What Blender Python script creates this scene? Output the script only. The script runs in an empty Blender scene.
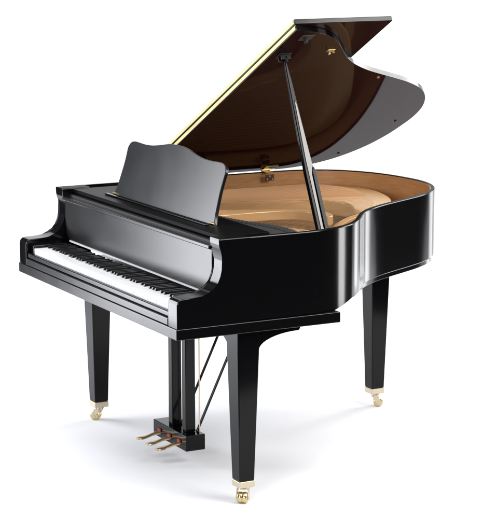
import bpy, bmesh, math, random
from mathutils import Vector, Matrix
random.seed(4)
S = bpy.context.scene
C = S.collection
W = 1.5; YF = 0.573; TH = 0.4863

# ------------------------------------------------------------------ materials
def mat(name, col, rough=0.5, metal=0.0, ior=1.5, spec=0.5, grain=None, bump=None, rvar=0.0):
    m = bpy.data.materials.new(name); m.use_nodes = True
    nt = m.node_tree; b = nt.nodes['Principled BSDF']
    b.inputs['Base Color'].default_value = (*col, 1)
    b.inputs['Roughness'].default_value = rough
    b.inputs['Metallic'].default_value = metal
    b.inputs['IOR'].default_value = ior
    b.inputs['Specular IOR Level'].default_value = spec
    tc = nt.nodes.new('ShaderNodeTexCoord')
    if grain:
        col2, scale, stretch = grain
        mp = nt.nodes.new('ShaderNodeMapping'); mp.inputs['Scale'].default_value = stretch
        nz = nt.nodes.new('ShaderNodeTexNoise'); nz.inputs['Scale'].default_value = scale
        nz.inputs['Detail'].default_value = 6
        rp = nt.nodes.new('ShaderNodeValToRGB')
        rp.color_ramp.elements[0].position = .35; rp.color_ramp.elements[1].position = .68
        rp.color_ramp.elements[0].color = (*col, 1); rp.color_ramp.elements[1].color = (*col2, 1)
        nt.links.new(tc.outputs['Object'], mp.inputs[0]); nt.links.new(mp.outputs[0], nz.inputs['Vector'])
        nt.links.new(nz.outputs['Fac'], rp.inputs[0]); nt.links.new(rp.outputs[0], b.inputs['Base Color'])
    if rvar:
        n2 = nt.nodes.new('ShaderNodeTexNoise'); n2.inputs['Scale'].default_value = 9
        n2.inputs['Detail'].default_value = 5
        mr = nt.nodes.new('ShaderNodeMapRange')
        mr.inputs['To Min'].default_value = max(0, rough-rvar); mr.inputs['To Max'].default_value = rough+rvar
        nt.links.new(tc.outputs['Object'], n2.inputs['Vector'])
        nt.links.new(n2.outputs['Fac'], mr.inputs['Value']); nt.links.new(mr.outputs[0], b.inputs['Roughness'])
    if bump:
        s, d = bump
        n3 = nt.nodes.new('ShaderNodeTexNoise'); n3.inputs['Scale'].default_value = s
        n3.inputs['Detail'].default_value = 4
        bp = nt.nodes.new('ShaderNodeBump'); bp.inputs['Strength'].default_value = 1; bp.inputs['Distance'].default_value = d
        nt.links.new(tc.outputs['Object'], n3.inputs['Vector'])
        nt.links.new(n3.outputs['Fac'], bp.inputs['Height']); nt.links.new(bp.outputs[0], b.inputs['Normal'])
    return m
LACQ = mat('black_lacquer', (.0022,.0022,.0026), .13, ior=1.42, rvar=.02, bump=(3, .0006))
SATIN = mat('black_lacquer_front', (.006,.006,.007), .22, rvar=.03)
LIDM = mat('lid_lacquer', (.020,.007,.0065), .04, ior=1.095, rvar=.015)  # reddish base puts the mirrored piano interior into the colour
LEGM = mat('leg_lacquer', (.0025,.0025,.003), .12, ior=1.27, rvar=.02)
PROPM = mat('prop_highlight_lacquer', (.01,.01,.011), .2, ior=1.7)  # glossier than the prop body, only for its added highlight strip
TOPM = mat('rim_edge', (.004,.004,.004), .35, ior=1.09)
DARK = mat('dark_wood', (.006,.005,.005), .5)
VENEER = mat('rim_veneer', (.52,.25,.10), .35, grain=((.60,.33,.14), 14, (1,1,9)))
PLATE = mat('plate_bronze', (.74,.46,.21), .27, metal=.2, bump=(160, .0006))
BOARD = mat('soundboard_spruce', (.30,.15,.06), .4, grain=((.42,.23,.10), 20, (14,1,1)))  # darkened: shade between the plate ribs is put into the wood colour
BRIDGE = mat('bridge_maple', (.50,.28,.12), .4)
STR = mat('string_steel', (.55,.42,.27), .3, metal=.7)
COPPER = mat('string_copper', (.58,.33,.17), .35, metal=.6)
FELT = mat('damper_felt', (.01,.01,.01), .9)
REDF = mat('red_felt', (.28,.05,.03), .95, bump=(400,.001))
IVORY = mat('key_white', (.70,.70,.715), .25)
EBONY = mat('key_black', (.006,.006,.006), .25)
BRASS = mat('brass', (.62,.50,.26), .25, metal=1, rvar=.06)
PALE = mat('pale_brass', (.60,.52,.39), .38, metal=.8, rvar=.06)
BRASSP = mat('pedal_brass', (.66,.50,.30), .3, metal=.9, rvar=.08)
GOLD = mat('hinge_gold', (.60,.52,.27), .45, metal=.3, grain=((.50,.42,.2), 30, (.3,1,1)))
WHITE = mat('paper_white', (.76,.765,.785), .85, spec=.15)
STUDIO = mat('studio_dark', (.02,.02,.02), .9, spec=.05)

# ------------------------------------------------------------------ helpers
def empty(name, loc=(0,0,0), parent=None, rot=(0,0,0)):
    o = bpy.data.objects.new(name, None); C.objects.link(o)
    o.location = loc; o.rotation_euler = rot; o.parent = parent; o.empty_display_size = .05
    return o
def obj(name, bm, m, parent=None, bev=0, seg=2, smooth=False, ang=40, wn=False):
    bmesh.ops.recalc_face_normals(bm, faces=bm.faces[:])
    me = bpy.data.meshes.new(name); bm.to_mesh(me); bm.free()
    o = bpy.data.objects.new(name, me); C.objects.link(o); o.parent = parent
    me.materials.append(m)
    if smooth or bev:
        for p in me.polygons: p.use_smooth = True
        me.set_sharp_from_angle(angle=math.radians(ang))
    if bev:
        b = o.modifiers.new('bevel', 'BEVEL'); b.width = bev; b.segments = seg
        b.limit_method = 'ANGLE'; b.angle_limit = math.radians(35); b.harden_normals = True
        b.use_clamp_overlap = True
    if wn:
        w_ = o.modifiers.new('normals', 'WEIGHTED_NORMAL'); w_.keep_sharp = True; w_.weight = 100
    return o
def box(x0,x1,y0,y1,z0,z1, bm=None):
    bm = bm or bmesh.new()
    v = [bm.verts.new(p) for p in ((x0,y0,z0),(x1,y0,z0),(x1,y1,z0),(x0,y1,z0),(x0,y0,z1),(x1,y0,z1),(x1,y1,z1),(x0,y1,z1))]
    for f in ((0,3,2,1),(4,5,6,7),(0,1,5,4),(1,2,6,5),(2,3,7,6),(3,0,4,7)): bm.faces.new([v[i] for i in f])
    return bm
def prism(pts, a0, a1, f, bm=None):
    """outline pts (u,v) extruded from a0 to a1; f(u,v,a) -> xyz"""
    bm = bm or bmesh.new()
    lo = [bm.verts.new(f(u,v,a0)) for u,v in pts]; hi = [bm.verts.new(f(u,v,a1)) for u,v in pts]
    n = len(pts)
    bm.faces.new(lo[::-1]); bm.faces.new(hi)
    for i in range(n): bm.faces.new((lo[i],lo[(i+1)%n],hi[(i+1)%n],hi[i]))
    return bm
XY = lambda u,v,a:(u,v,a)
YZ = lambda u,v,a:(a,u,v)
XZ = lambda u,v,a:(u,a,v)
def tube(p0, p1, r0, r1=None, n=12, bm=None):
    bm = bm or bmesh.new(); r1 = r0 if r1 is None else r1
    p0, p1 = Vector(p0), Vector(p1); d = (p1-p0).normalized()
    a = d.orthogonal().normalized(); b = d.cross(a)
    R0=[];R1=[]
    for i in range(n):
        t = 2*math.pi*i/n; u = a*math.cos(t)+b*math.sin(t)
        R0.append(bm.verts.new(p0+u*r0)); R1.append(bm.verts.new(p1+u*r1))
    for i in range(n): bm.faces.new((R0[i],R0[(i+1)%n],R1[(i+1)%n],R1[i]))
    bm.faces.new(R0[::-1]); bm.faces.new(R1)
    return bm
def catmull(P, n=6, closed=False):
    out=[]; N=len(P); rng = range(N if closed else N-1)
    for i in rng:
        p0=P[(i-1)%N] if closed or i>0 else P[0]; p1=P[i]; p2=P[(i+1)%N]
        p3=P[(i+2)%N] if closed or i+2<N else P[-1]
        for k in range(n):
            t=k/n
            out.append(tuple(.5*((2*b)+(-a+c)*t+(2*a-5*b+4*c-d)*t*t+(-a+3*b-3*c+d)*t**3) for a,b,c,d in zip(p0,p1,p2,p3)))
    if not closed: out.append(tuple(P[-1]))
    return out
def offset(path, d):
    out=[]
    for i,p in enumerate(path):
        a=Vector(path[max(i-1,0)]); b=Vector(path[min(i+1,len(path)-1)])
        t=(b-a).normalized(); out.append((p[0]-t.y*d, p[1]+t.x*d))
    return out

# ------------------------------------------------------------------ the setting
R = Vector((.459,.888,0)); F = Vector((-.888,.459,0)); P0 = Vector((.8,.7,0))
bm = bmesh.new()
prof = [(-1.6,0),(-1,0),(1,0),(3.6,0)] + [(3.6+2.2*math.sin(t*math.pi/32), 2.2-2.2*math.cos(t*math.pi/32)) for t in range(1,17)] + [(5.8,6.0)]
lat = [-2.9+4.9*i/12 for i in range(13)]
wide = lambda a, l: l*(1+1.4*min(1, max(0, (a-1.2)/2.4))) if l > 0 else l
rows = [[bm.verts.new(P0+F*a+R*wide(a,l)+Vector((0,0,z))) for l in lat] for a,z in prof]
for i in range(len(rows)-1):
    for j in range(len(lat)-1): bm.faces.new((rows[i][j],rows[i][j+1],rows[i+1][j+1],rows[i+1][j]))
bd = obj('backdrop', bm, WHITE, smooth=True, ang=80); bd['kind'] = 'structure'
bm = bmesh.new()
q = 14
bm.faces.new([bm.verts.new(v) for v in ((-q,-q,-.012),(q,-q,-.012),(q,q,-.012),(-q,q,-.012))])
fl = obj('floor', bm, STUDIO); fl['kind'] = 'structure'

# ------------------------------------------------------------------ the piano
piano = empty('grand_piano')
piano['label'] = 'black polished baby grand piano with raised lid on a white studio floor'
piano['category'] = 'piano'

# case outline from the treble front round the tail to the bass front
ctrl = [(1.5,.50),(1.498,.55),(1.485,.62),(1.462,.685),(1.422,.755),(1.36,.82),(1.29,.875),(1.215,.935),(1.15,1.005),
        (1.09,1.09),(1.04,1.18),(.99,1.275),(.94,1.365),(.88,1.45),(.82,1.51),(.74,1.562),(.65,1.598),(.55,1.614),(.45,1.61),
        (.35,1.597),(.25,1.568),(.17,1.527),(.10,1.472),(.05,1.405),(.018,1.33),(.003,1.25),(0,1.15)]
curve = catmull(ctrl, 14)
path = [(1.5,.29),(1.5,.4)] + curve + [(0,.9),(0,.6),(0,.29)]
TW = .016
inner = offset(path, TW)
def zbot(i):
    x,y = path[i]
    if i > len(path)*.5: return .722
    if y <= .66: return .694
    return .694 + min(1,(y-.66)/.1)*.026
def rim_mesh(outer, inn, z0f, z1):
    bm = bmesh.new(); rings=[]
    for i,(o,n) in enumerate(zip(outer, inn)):
        z0 = z0f(i); e=.004
        dx,dy = (n[0]-o[0]), (n[1]-o[1]); L=math.hypot(dx,dy); dx/=L; dy/=L
        rings.append([bm.verts.new(p) for p in ((o[0]+dx*e,o[1]+dy*e,z0),(o[0],o[1],z0+e),(o[0],o[1],z1-e),(o[0]+dx*e*.3,o[1]+dy*e*.3,z1-e*.3),(o[0]+dx*e,o[1]+dy*e,z1),
                       (n[0],n[1],z1),(n[0],n[1],z0))])
    for a,b in zip(rings, rings[1:]):
        for k in range(7): bm.faces.new((a[k],a[(k+1)%7],b[(k+1)%7],b[k]))
    bm.faces.new(rings[0]); bm.faces.new(rings[-1][::-1])
    return bm
rim = obj('rim', rim_mesh(path, inner, zbot, 1.0), LACQ, piano, smooth=True, ang=20)
rim.data.materials.append(TOPM)
for p in rim.data.polygons:
    if p.normal.z > .9: p.material_index = 1
# inner veneer lining, 3 mm proud of the rim's inner face
lin_o = offset(path[4:-2], TW+.0002); lin_i = offset(path[4:-2], TW+.004)
bm = bmesh.new(); rings=[]
for o,n in zip(lin_o, lin_i):
    rings.append([bm.verts.new(p) for p in ((o[0],o[1],.76),(o[0],o[1],.996),(n[0],n[1],.996),(n[0],n[1],.76))])
for a,b in zip(rings, rings[1:]):
    for k in range(4): bm.faces.new((a[k],a[(k+1)%4],b[(k+1)%4],b[k]))
bm.faces.new(rings[0]); bm.faces.new(rings[-1][::-1])
obj('rim_lining', bm, VENEER, piano, smooth=True, ang=50)

# arms (cheeks)
arm_p = [(0,.6945),(0,.778),(.003,.789),(.011,.797),(.022,.800),(.07,.801),(.10,.804),(.125,.811),(.147,.824),(.163,.842),(.173,.865),
         (.179,.89),(.180,.92),(.176,.945),(.170,.963),(.1665,.975),(.1655,.996),(.168,1.0),(.29,1.0),(.29,.6945)]
def arm(x0, x1):
    bm = prism(arm_p, x0, x1, YZ)
    es = [e for e in bm.edges if abs(e.verts[0].co.x-e.verts[1].co.x)<1e-6 and not (e.verts[0].co.y>.289 and e.verts[1].co.y>.289)
          and not (e.verts[0].co.z<.695 and e.verts[1].co.z<.695)]
    bmesh.ops.bevel(bm, geom=es, offset=.004, segments=3, affect='EDGES', profile=.5)
    o = obj('arm', bm, LACQ, piano, smooth=True, ang=35, wn=True)
    o.data.materials.append(TOPM)
    for p in o.data.polygons:
        if p.normal.z > .9 and p.center.z > .99: p.material_index = 1
    return o
arm(0,.075); arm(1.425,1.5)

obj('keybed', box(-.003,1.503,-.004,.66,.654,.6935), SATIN, piano, bev=.003)
kb=bpy.data.objects['keybed']; kb.data.materials.append(LACQ)
for p in kb.data.polygons:
    if abs(p.normal.x) > .9: p.material_index = 1
obj('key_slip', box(.0755,1.4245,-.001,.012,.694,.722), SATIN, piano, bev=.004)
obj('slip_rail', box(.0755,1.4245,.006,.019,.7225,.744), SATIN, piano, bev=.006, seg=4)
for a,b in ((.0755,.114),(1.386,1.4245)):
    obj('key_block', box(a,b,.010 if 0 else .0195,.172,.70,.779), LACQ, piano, bev=.006, seg=3)
# keys
n=52; kx0=.115; kw=(1.385-.115)/n
for i in range(n):
    x=kx0+i*kw
    bm=box(x+.0009,x+kw-.0009,.0205,.174,.742,.7675+random.uniform(-.0003,.0003))
    obj('white_key', bm, IVORY, piano, bev=.0012, seg=2)
for i in range(n-1):
    nt_ = 'ABCDEFG'[i%7]
    if nt_ in 'ACDFG':
        xc=kx0+(i+1)*kw + {'A':.0,'C':-.002,'D':.002,'F':-.002,'G':0}[nt_]
        bm=bmesh.new()
        a,b=.0066,.0045
        v=[bm.verts.new(p) for p in ((xc-a,.071,.766),(xc+a,.071,.766),(xc+a,.174,.766),(xc-a,.174,.766),(xc-b,.075,.7775),(xc+b,.075,.7775),(xc+b,.174,.7775),(xc-b,.174,.7775))]
        for f in ((0,3,2,1),(4,5,6,7),(0,1,5,4),(1,2,6,5),(2,3,7,6),(3,0,4,7)): bm.faces.new([v[k] for k in f])
        obj('black_key', bm, EBONY, piano, bev=.0012)
# fallboard
r=.05; fb=[]
for k in range(9):
    t=math.pi+k*math.pi/16; fb.append((.0765+r+r*math.cos(t), .792+r+r*math.sin(t)))
for k in range(9):
    t=1.5*math.pi+k*math.pi/16; fb.append((1.4235-r+r*math.cos(t), .792+r+r*math.sin(t)))
fb += [(1.4235,.952),(.0765,.952)]
fall = obj('fallboard', prism(fb,.1755,.196,XZ), SATIN, piano, bev=.003)
obj('fallboard_rail', box(.0765,1.4235,.163,.2,.9535,.968), SATIN, fall, bev=.004, seg=3)
obj('felt_reflection_strip', box(.12,1.38,.1745,.19,.784,.7905), mat('grey_felt_reflection',(.55,.55,.57),.9), fall)  # felt strip, its pale grey standing in for reflected white key ends
obj('name_board', box(.0765,1.4235,.197,.245,.78,.9745), DARK, piano)
# music shelf and desk
sh = obj('music_shelf', box(.078,1.422,.212,.41,.981,.997), TOPM, piano, bev=.003)
obj('shelf_moulding', box(.29,1.2,.262,.2745,.9975,1.004), LACQ, sh, bev=.002)
half=[(.452,0),(.440,.035),(.433,.085),(.4285,.14),(.430,.178),(.432,.198),(.426,.213),(.412,.226),(.385,.2325),(.345,.232),(.30,.2305),(.245,.2315),(.20,.2355),(.15,.2425),(.10,.251),(.05,.2565),(0,.258)]
hs=catmull(half,4)
dsk=[(.745+a,b) for a,b in hs]+[(.745-a,b) for a,b in hs[-2::-1]]
tl=math.atan2(.07,.235)
def tilt(u,v,a): return (u,.30+v*math.sin(tl)+a*math.cos(tl),.998+v*math.cos(tl)-a*math.sin(tl)-.004)
md=obj('music_desk', prism(dsk,0,.014,tilt), SATIN, piano, bev=.0025, seg=3)
bm=box(.70,.715,.36,.47,.9975,1.012); box(.70,.715,.355,.367,1.012,1.14,bm)
obj('desk_support', bm, DARK, md)
for x in (.31,1.185):
    obj('desk_hinge', tube((x-.02,.3,1.0015),(x+.02,.3,1.0015),.004), BRASS, md, smooth=True)

# soundboard, plate, bridges, strings
ins = offset(path, TW+.006)
sb=[p for p in ins if p[1]>.45]
obj('soundboard', prism(sb,.835,.845,XY), BOARD, piano)
obj('bottom_board', prism([p for p in offset(path,TW+.002) if p[1]>.30],.735,.745,XY), DARK, piano)
def insetlim(pts): return pts
fr=catmull([(1.43,.52),(1.425,.62),(1.39,.69),(1.33,.755),(1.25,.815),(1.17,.87),(1.09,.95),(1.02,1.06),(.95,1.2),(.86,1.34),(.74,1.44),(.55,1.50),(.3,1.47),(.14,1.36),(.08,1.2),(.07,.52)],5)
fo=offset(fr+[fr[0]],0)[:-1]
# perimeter flange of the plate: a closed band following the case
path_c=fr; cx_,cy_=.72,.95
inn_=[(cx_+(x-cx_)*.90, cy_+(y-cy_)*.90) for x,y in fr]
bm=bmesh.new(); R_=[]
for (x,y),(u,v) in zip(fr,inn_):
    R_.append([bm.verts.new(p) for p in ((x,y,.846),(x,y,.872),(u,v,.872),(u,v,.846))])
for i in range(len(R_)):
    a,b=R_[i],R_[(i+1)%len(R_)]
    for k in range(4): bm.faces.new((a[k],a[(k+1)%4],b[(k+1)%4],b[k]))
plate=obj('cast_plate', bm, PLATE, piano, bev=.004, seg=3)
t1=catmull([(.06,.52),(.055,.9),(.06,1.2),(.09,1.36),(.17,1.485),(.3,1.525),(.43,1.505),(.56,1.46),(.66,1.395),(.75,1.27),(.79,1.19),(.76,1.165),(.68,1.2),(.6,1.225),(.54,1.205),(.47,1.15),(.42,1.03),(.37,.9),(.3,.77),(.22,.62),(.2,.52)],5)
obj('plate_rib', prism(t1,.8725,.933,XY), PLATE, plate, bev=.007, seg=3)
t2=catmull([(.30,.52),(.39,.72),(.47,.9),(.53,1.02),(.62,1.09),(.72,1.085),(.76,1.045),(.7,1.03),(.64,1.035),(.58,1.015),(.54,.97),(.525,.9),(.52,.75),(.53,.52)],5)
obj('plate_rib', prism(t2,.8725,.914,XY), PLATE, plate, bev=.006, seg=3)
t3=catmull([(.74,.52),(.78,.7),(.86,.82),(.98,.86),(1.08,.84),(1.14,.8),(1.06,.8),(.97,.79),(.9,.74),(.86,.65),(.85,.52)],5)
obj('plate_rib', prism(t3,.8725,.897,XY), PLATE, plate, bev=.004, seg=3)
t4=catmull([(1.1,.52),(1.13,.62),(1.2,.69),(1.29,.71),(1.34,.68),(1.27,.66),(1.21,.62),(1.18,.52)],5)
obj('plate_rib', prism(t4,.8725,.893,XY), PLATE, plate, bev=.004, seg=3)
for (x,y) in ((1.0,1.06),(.93,1.2),(.84,1.33),(.72,1.42),(.3,1.46),(1.2,.83),(1.31,.75),(1.38,.67)):
    obj('plate_bolt', tube((x,y,.8715),(x,y,.882),.009,.007,10), PALE, plate, smooth=True)
br=catmull([(.5,1.36),(.66,1.30),(.8,1.18),(.9,1.04),(1.02,.92),(1.16,.82),(1.3,.73)],5)
obj('bridge', prism(br+offset(br,.03)[::-1],.8725,.928,XY), BRIDGE, piano, bev=.002)
obj('pin_block', prism([(.06,.30),(1.44,.30),(1.44,.50),(.06,.50)],.87,.905,XY), DARK, piano)
ns=46
for i in range(ns):
    u=i/(ns-1)
    x0=.34+u*1.07
    # end point on the treble bridge
    k=u*(len(br)-1); a=int(k); f=k-a; b=min(a+1,len(br)-1)
    xe=br[a][0]*(1-f)+br[b][0]*f; ye=br[a][1]*(1-f)+br[b][1]*f
    obj('string', tube((x0,.36,.9385),(xe,ye+.02,.9345),.00065,n=4), STR, piano)
for i in range(22):
    u=i/21
    obj('string', tube((.075+u*.24,.36,.947),(.10+u*.42,1.36+.06*math.sin(u*3.1),.944),.0013,n=5), COPPER, piano)
# damper heads and their rail
for i in range(60):
    u=i/59; x=.09+u*1.28
    y=.535+.10*math.exp(-((x-1.12)/.25)**2)
    bm=box(x-.0075,x+.0075,y-.022,y+.022,.9395,.9475)
    d=obj('damper', bm, FELT, piano, bev=.002)
dc=[(.09+1.28*k/40, .535+.10*math.exp(-((.09+1.28*k/40-1.12)/.25)**2)-.015) for k in range(41)]
obj('damper_fill', prism([(.06,.412)]+dc+[(1.44,.412)],.9395,.9445,XY), FELT, piano)  # dark sheet filling the black area up to the damper heads
obj('damper_rail', box(.06,1.44,.485,.505,.9065,.939), DARK, piano, bev=.003)

# lid (local: s along x from the hinge, y, z up from the underside)
lid = empty('lid', (-.004,0,1.006), piano, (0,-TH,0))
def lidout(d): return offset(path, -d)
lo=[p for p in lidout(.006) if p[1]>YF]
lo=[(W+.003,YF)]+lo+[(-.004,YF)]
LT=.021
lp=obj('main_panel', prism(lo,0,LT,XY), LIDM, lid, bev=.003, seg=3)
def edges(o):
    o.data.materials.append(LACQ)
    for p in o.data.polygons:
        if abs(p.normal.z) < .5: p.material_index = 1
edges(lp)
fx0,fx1,fy1=-.004,W+.005,.987
fp=obj('folded_flap', box(fx0,fx1,YF,fy1,LT+.002,LT+.022), LIDM, lid, bev=.003, seg=3)
edges(fp)
obj('edge_strip', box(0.0,W-.002,YF-.003,YF-.0002,.003,LT-.003), GOLD, lp, bev=.001)
obj('edge_strip', box(0.0,W-.002,YF-.003,YF-.0002,LT+.005,LT+.019), GOLD, fp, bev=.001)
bm=box(1.255,1.30,.605,.655,-.004,-.0003); box(1.262,1.268,.61,.65,-.022,-.004,bm); box(1.287,1.293,.61,.65,-.022,-.004,bm)
tube((1.255,.632,-.016),(1.30,.632,-.016),.004,bm=bm)
obj('prop_socket', bm, DARK, lid, bev=.001)
bm=box(1.415,1.46,.62,.67,-.005,-.0003); tube((1.43,.645,-.02),(1.43,.645,-.004),.008,bm=bm)
obj('prop_socket', bm, DARK, lid, bev=.001)
bm=box(1.295,1.317,.803,.833,-.003,-.0003); box(1.301,1.311,.803,.812,-.017,-.003,bm); tube((1.306,.828,-.011),(1.306,.828,-.003),.005,bm=bm)
obj('lid_latch', bm, BRASS, lid, bev=.001)
for s_,y_ in ((1.018,1.185),(.51,1.553),(.15,1.46)):
    obj('bumper', tube((s_,y_,-.005),(s_,y_,0),.005,.006,12), DARK if s_<1 else mat('bumper_tan',(.35,.18,.08),.8), lid, smooth=True)
# hinges on the bass side
for y in (.72,1.156):
    h = obj('lid_hinge', tube((.012,y-.02,1.008),(.012,y+.02,1.008),.0065,n=14), BRASS, piano, smooth=True)
    obj('hinge_leaf', box(.016,.052,y-.018,y+.018,1.0005,1.0035), BRASS, h, bev=.001)
    bm=box(.0495,.0525,y-.021,y+.021,.965,.992)
    obj('hinge_plate', bm, mat('hinge_bronze',(.10,.05,.03),.4,metal=.5), h, bev=.001)
    for dy,dz in ((-.013,.972),(.013,.972),(0,.985)):
        obj('screw', tube((.0525,y+dy,dz),(.0545,y+dy,dz),.0032,n=10), PALE, h, smooth=True)
    bm=box(.004,.05,y-.012,y+.05,-.004,-.0005); 
    obj('hinge_leaf', bm, BRASS, lid, bev=.001)
# lid prop
sx=1.275; top=Vector((-.004+sx*math.cos(TH)+.014*math.sin(TH),.630,1.006+sx*math.sin(TH)-.014*math.cos(TH)))
base=Vector((1.392,.648,.955)); dv=(top-base); L=dv.length
zax=dv.normalized(); yax=Vector((0,1,0)); yax=(yax-zax*yax.dot(zax)).normalized(); xax=yax.cross(zax)
def pf(u,v,a): return tuple(base+zax*v+yax*u+xax*a)
w0,w1=.0195,.0065
pp=[(-w0,0),(w0,0),(w0,L*.36),(w0*.98,L*.385),(w0*.78,L*.52),(w1,L*.93),(.004,L),(-.004,L),(-w1,L*.93),(-w0*.82,L*.5),(-w0,L*.36)]
prop=obj('lid_prop', prism(pp,-.010,.008,pf), LEGM, piano, bev=.005, seg=3)
glint=[(-.0065,.02),(.0045,.02),(.0055,L*.34),(w0*.80,L*.40),(w0*.62,L*.52),(w1*.8,L*.74),(-.001,L*.76),(-.004,L*.6),(-.008,L*.42),(-.007,L*.34)]
glint_p=prism(glint,.0083,.0105,pf)
obj('prop_highlight', glint_p, PROPM, prop, bev=.0008)  # added strip in the shape of the highlight on the prop
obj('inner_prop', prism([(w0*.42,.0),(w0*1.25,.0),(w0*1.25,L*.36),(w0*.9,L*.385),(w0*.42,L*.36)],.0085,.014,pf), LEGM, prop, bev=.002)
obj('prop_pivot', tube(pf(0,.02,-.014),pf(0,.02,.016),.007,n=12), BRASS, prop, smooth=True)

# tail strip under the rim
tp=[p for p in offset(path,.012) if True]
k0=next(i for i,p in enumerate(path) if i>20 and p[1]>.93); 
seg_=offset(path,.010)[k0:-18]
obj('tail_strip', prism(seg_+offset(path,.09)[k0:-18][::-1],.700,.7215,XY), LACQ, piano, bev=.002)

# legs
def leg(cx, cy, castdir, ztop, brackets):
    bm=bmesh.new(); a,b=.044,.0305
    lo_=[bm.verts.new((cx+sx_*b,cy+sy_*b,.085)) for sx_,sy_ in ((-1,-1),(1,-1),(1,1),(-1,1))]
    hi_=[bm.verts.new((cx+sx_*a,cy+sy_*a,.565)) for sx_,sy_ in ((-1,-1),(1,-1),(1,1),(-1,1))]
    tp_=[bm.verts.new((cx+sx_*a,cy+sy_*a,ztop)) for sx_,sy_ in ((-1,-1),(1,-1),(1,1),(-1,1))]
    bm.faces.new(lo_[::-1]); bm.faces.new(tp_)
    for A,B in ((lo_,hi_),(hi_,tp_)):
        for i in range(4): bm.faces.new((A[i],A[(i+1)%4],B[(i+1)%4],B[i]))
    l=obj('leg', bm, LEGM, piano, bev=.004, seg=3)
    for kind,sg,reach in brackets:
        pts=[(0,ztop-.0005),(reach,ztop-.0005),(reach,ztop-.016)]
        for k in range(0,11):
            t=k/10*math.pi/2
            pts.append((.0445+(reach-.0445-.006)*(1-math.sin(t)), ztop-.024-(ztop-.024-.572)*(1-math.cos(t))))
        pts.append((0,.566))
        if kind=='y': bmb=prism([(cy+sg*u,v) for u,v in pts],cx-.041,cx+.041,YZ)
        else: bmb=prism([(cx+sg*u,v) for u,v in pts],cy-.039,cy+.039,XZ)
        obj('leg_bracket', bmb, LEGM, l, bev=.002)
    col=box(cx-.0318,cx+.0318,cy-.0318,cy+.0318,.0605,.0848)
    obj('leg_collar', col, PALE, l, bev=.003)
    dx,dy=castdir; nx,ny=-dy,dx
    wc=Vector((cx+dx*.016,cy+dy*.016,.021))
    obj('caster_stem', tube((cx,cy,.06),(cx+dx*.004,cy+dy*.004,.047),.014,.018,16), PALE, l, smooth=True)
    for sg in (-1,1):
        bmf=bmesh.new()
        c0=Vector((cx,cy,0))+Vector((nx,ny,0))*sg*.0215
        pts=[(-.014,.052),(.012,.052),(.026,.030),(.024,.014),(.012,.012),(-.004,.034)]
        prism(pts,-.002,.002,lambda u,v,a:tuple(c0+Vector((dx,dy,0))*u+Vector((nx,ny,0))*a+Vector((0,0,v))),bmf)
        obj('caster_fork', bmf, PALE, l, bev=.001)
    w=bmesh.new()
    prev=None
    prof_=[(0,-.018),(.017,-.018),(.0205,-.015),(.021,-.003),(.0185,0),(.021,.003),(.0205,.015),(.017,.018),(0,.018)]
    N=24; rings=[]
    for r_,s_ in prof_:
        if r_==0: rings.append([w.verts.new(wc+Vector((nx,ny,0))*s_)]*N)
        else: rings.append([w.verts.new(wc+Vector((nx,ny,0))*s_+Vector((dx,dy,0))*r_*math.cos(2*math.pi*k/N)+Vector((0,0,1))*r_*math.sin(2*math.pi*k/N)) for k in range(N)])
    for A,B in zip(rings,rings[1:]):
        for k in range(N):
            f=[A[k],A[(k+1)%N],B[(k+1)%N],B[k]]
            f=list(dict.fromkeys(f))
            if len(f)>2: w.faces.new(f)
    obj('caster_wheel', w, BRASS, l, smooth=True, ang=50)
    obj('caster_axle', tube(wc-Vector((nx,ny,0))*.026,wc+Vector((nx,ny,0))*.026,.004,n=10), PALE, l, smooth=True)
leg(1.407,.308,(.80,-.60),.653,(('y',1,.215),('x',-1,.2),))
leg(.093,.308,(-.75,-.66),.653,(('y',1,.2),('x',1,.2)))
leg(.446,1.462,(.45,.89),.70,(('y',-1,.2),('x',1,.16),('x',-1,.14),('y',1,.13)))

# pedal lyre
ly = empty('pedal_lyre', (0,0,0), piano)
obj('lyre_box', box(.60,.90,.325,.408,.058,.121), LEGM, ly, bev=.003)
for x in (.700,.822): obj('lyre_post', box(x,x+.034,.345,.388,.1215,.6535), LEGM, ly, bev=.003)
obj('lyre_top', box(.64,.90,.33,.42,.632,.6538) , DARK, ly, bev=.002)
for x in (.715,.852): obj('lyre_brace', tube((x,.395,.118),(x,.69,.735),.0055,n=12), LEGM, ly, smooth=True)
for x in (.72,.79,.862): obj('pedal_rod', tube((x,.402,.118),(x,.402,.654),.0028,n=10), PALE, ly, smooth=True)
for i,x in enumerate((.662,.752,.840)):
    obj('pedal_felt', box(x-.010,x+.010,.318,.3265,.082,.096), REDF, ly, bev=.002)
    # curved lever with a widening toe
    bm=bmesh.new(); st=[]
    prof_=[(.330,.078,.007,.005),(.312,.0775,.007,.005),(.295,.074,.008,.0045),(.278,.068,.0115,.004),(.262,.064,.0145,.004),(.248,.062,.0155,.005),(.238,.0615,.013,.0035),(.232,.061,.007,.003)]
    xo=-.02
    for y,z,hw,hh in prof_:
        xx=x+xo*(.33-y)/.1
        st.append([bm.verts.new((xx+1.2*hw*math.cos(t),y,z+1.45*hh*math.sin(t))) for t in [2*math.pi*k/12 for k in range(12)]])
    for A,B in zip(st,st[1:]):
        for k in range(12): bm.faces.new((A[k],A[(k+1)%12],B[(k+1)%12],B[k]))
    bm.faces.new(st[0]); bm.faces.new(st[-1][::-1])
    obj('pedal', bm, BRASSP, ly, smooth=True, ang=60)

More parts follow.
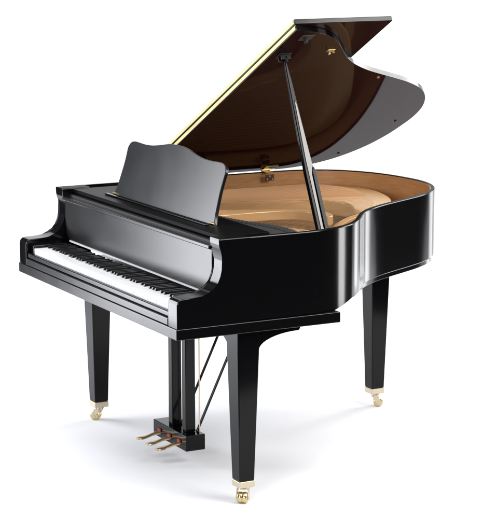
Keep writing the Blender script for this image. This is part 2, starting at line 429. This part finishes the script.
# ------------------------------------------------------------------ lights
def area(name, loc, target, sx, sy, radiance, col=(1,1,1)):
    l=bpy.data.lights.new(name,'AREA'); l.shape='RECTANGLE'; l.size=sx; l.size_y=sy
    l.energy=radiance*math.pi*sx*sy; l.color=col
    o=bpy.data.objects.new(name,l); C.objects.link(o); o.location=loc
    d=Vector(target)-Vector(loc); o.rotation_euler=d.to_track_quat('-Z','Y').to_euler()
    return o
area('softbox_overhead',(1.6,.2,4.6),(.7,.7,0),5.2,4.8,3.5)
area('softbox_front',(-1.3,-1.55,1.1),(-.7,.6,1.1),1.7,2.2,8.5,(.93,.95,1))
area('softbox_treble',(3.9,2.3,3.2),(1.2,.7,1.2),2.2,2.2,9.5,(1,.97,.92))
area('fill_low',(5.2,-3.6,1.9),(.8,.6,.1),2.2,1.4,20,(.95,.96,1))
area('strip_bend',(2.0,3.7,.78),(1.4,.7,.78),.5,1.5,10)
area('strip_tail',(-.4,4.0,.78),(1.0,1.3,.78),.55,1.5,2.8)
area('softbox_rear',(.4,4.7,2.6),(.9,1.2,1.5),2.8,2.0,7)
area('backdrop_light',(-1.2,5.0,4.6),(-4.6,3.4,2.0),3,2,7.0)
area('backdrop_light',(-3.6,-1.5,5.2),(-4.4,2.6,1.5),3,2,9.0)
w=bpy.data.worlds.new('World'); S.world=w; w.use_nodes=True
w.node_tree.nodes['Background'].inputs[0].default_value=(.8,.85,1,1)
w.node_tree.nodes['Background'].inputs[1].default_value=.06

# ------------------------------------------------------------------ camera
cam=bpy.data.cameras.new('camera'); co=bpy.data.objects.new('camera',cam); C.objects.link(co)
yaw,pit,roll=1.0934,-.1771,-.0032
Fv=Vector((-math.sin(yaw)*math.cos(pit),math.cos(yaw)*math.cos(pit),math.sin(pit)))
Rv=Vector((math.cos(yaw),math.sin(yaw),0)); Uv=Rv.cross(Fv)
R2=Rv*math.cos(roll)+Uv*math.sin(roll); U2=Uv*math.cos(roll)-Rv*math.sin(roll)
co.matrix_world=Matrix(((R2.x,U2.x,-Fv.x,7.4578),(R2.y,U2.y,-Fv.y,-2.8813),(R2.z,U2.z,-Fv.z,2.1398),(0,0,0,1)))
cam.sensor_fit='VERTICAL'; cam.sensor_height=36; cam.lens=1938.95*36/531
cam.shift_x=13.364/531; cam.shift_y=-9.66/531
cam.clip_end=200
S.camera=co
S.render.engine='CYCLES'
S.view_settings.view_transform='Standard'; S.view_settings.look='None'
S.view_settings.exposure=0; S.view_settings.gamma=1
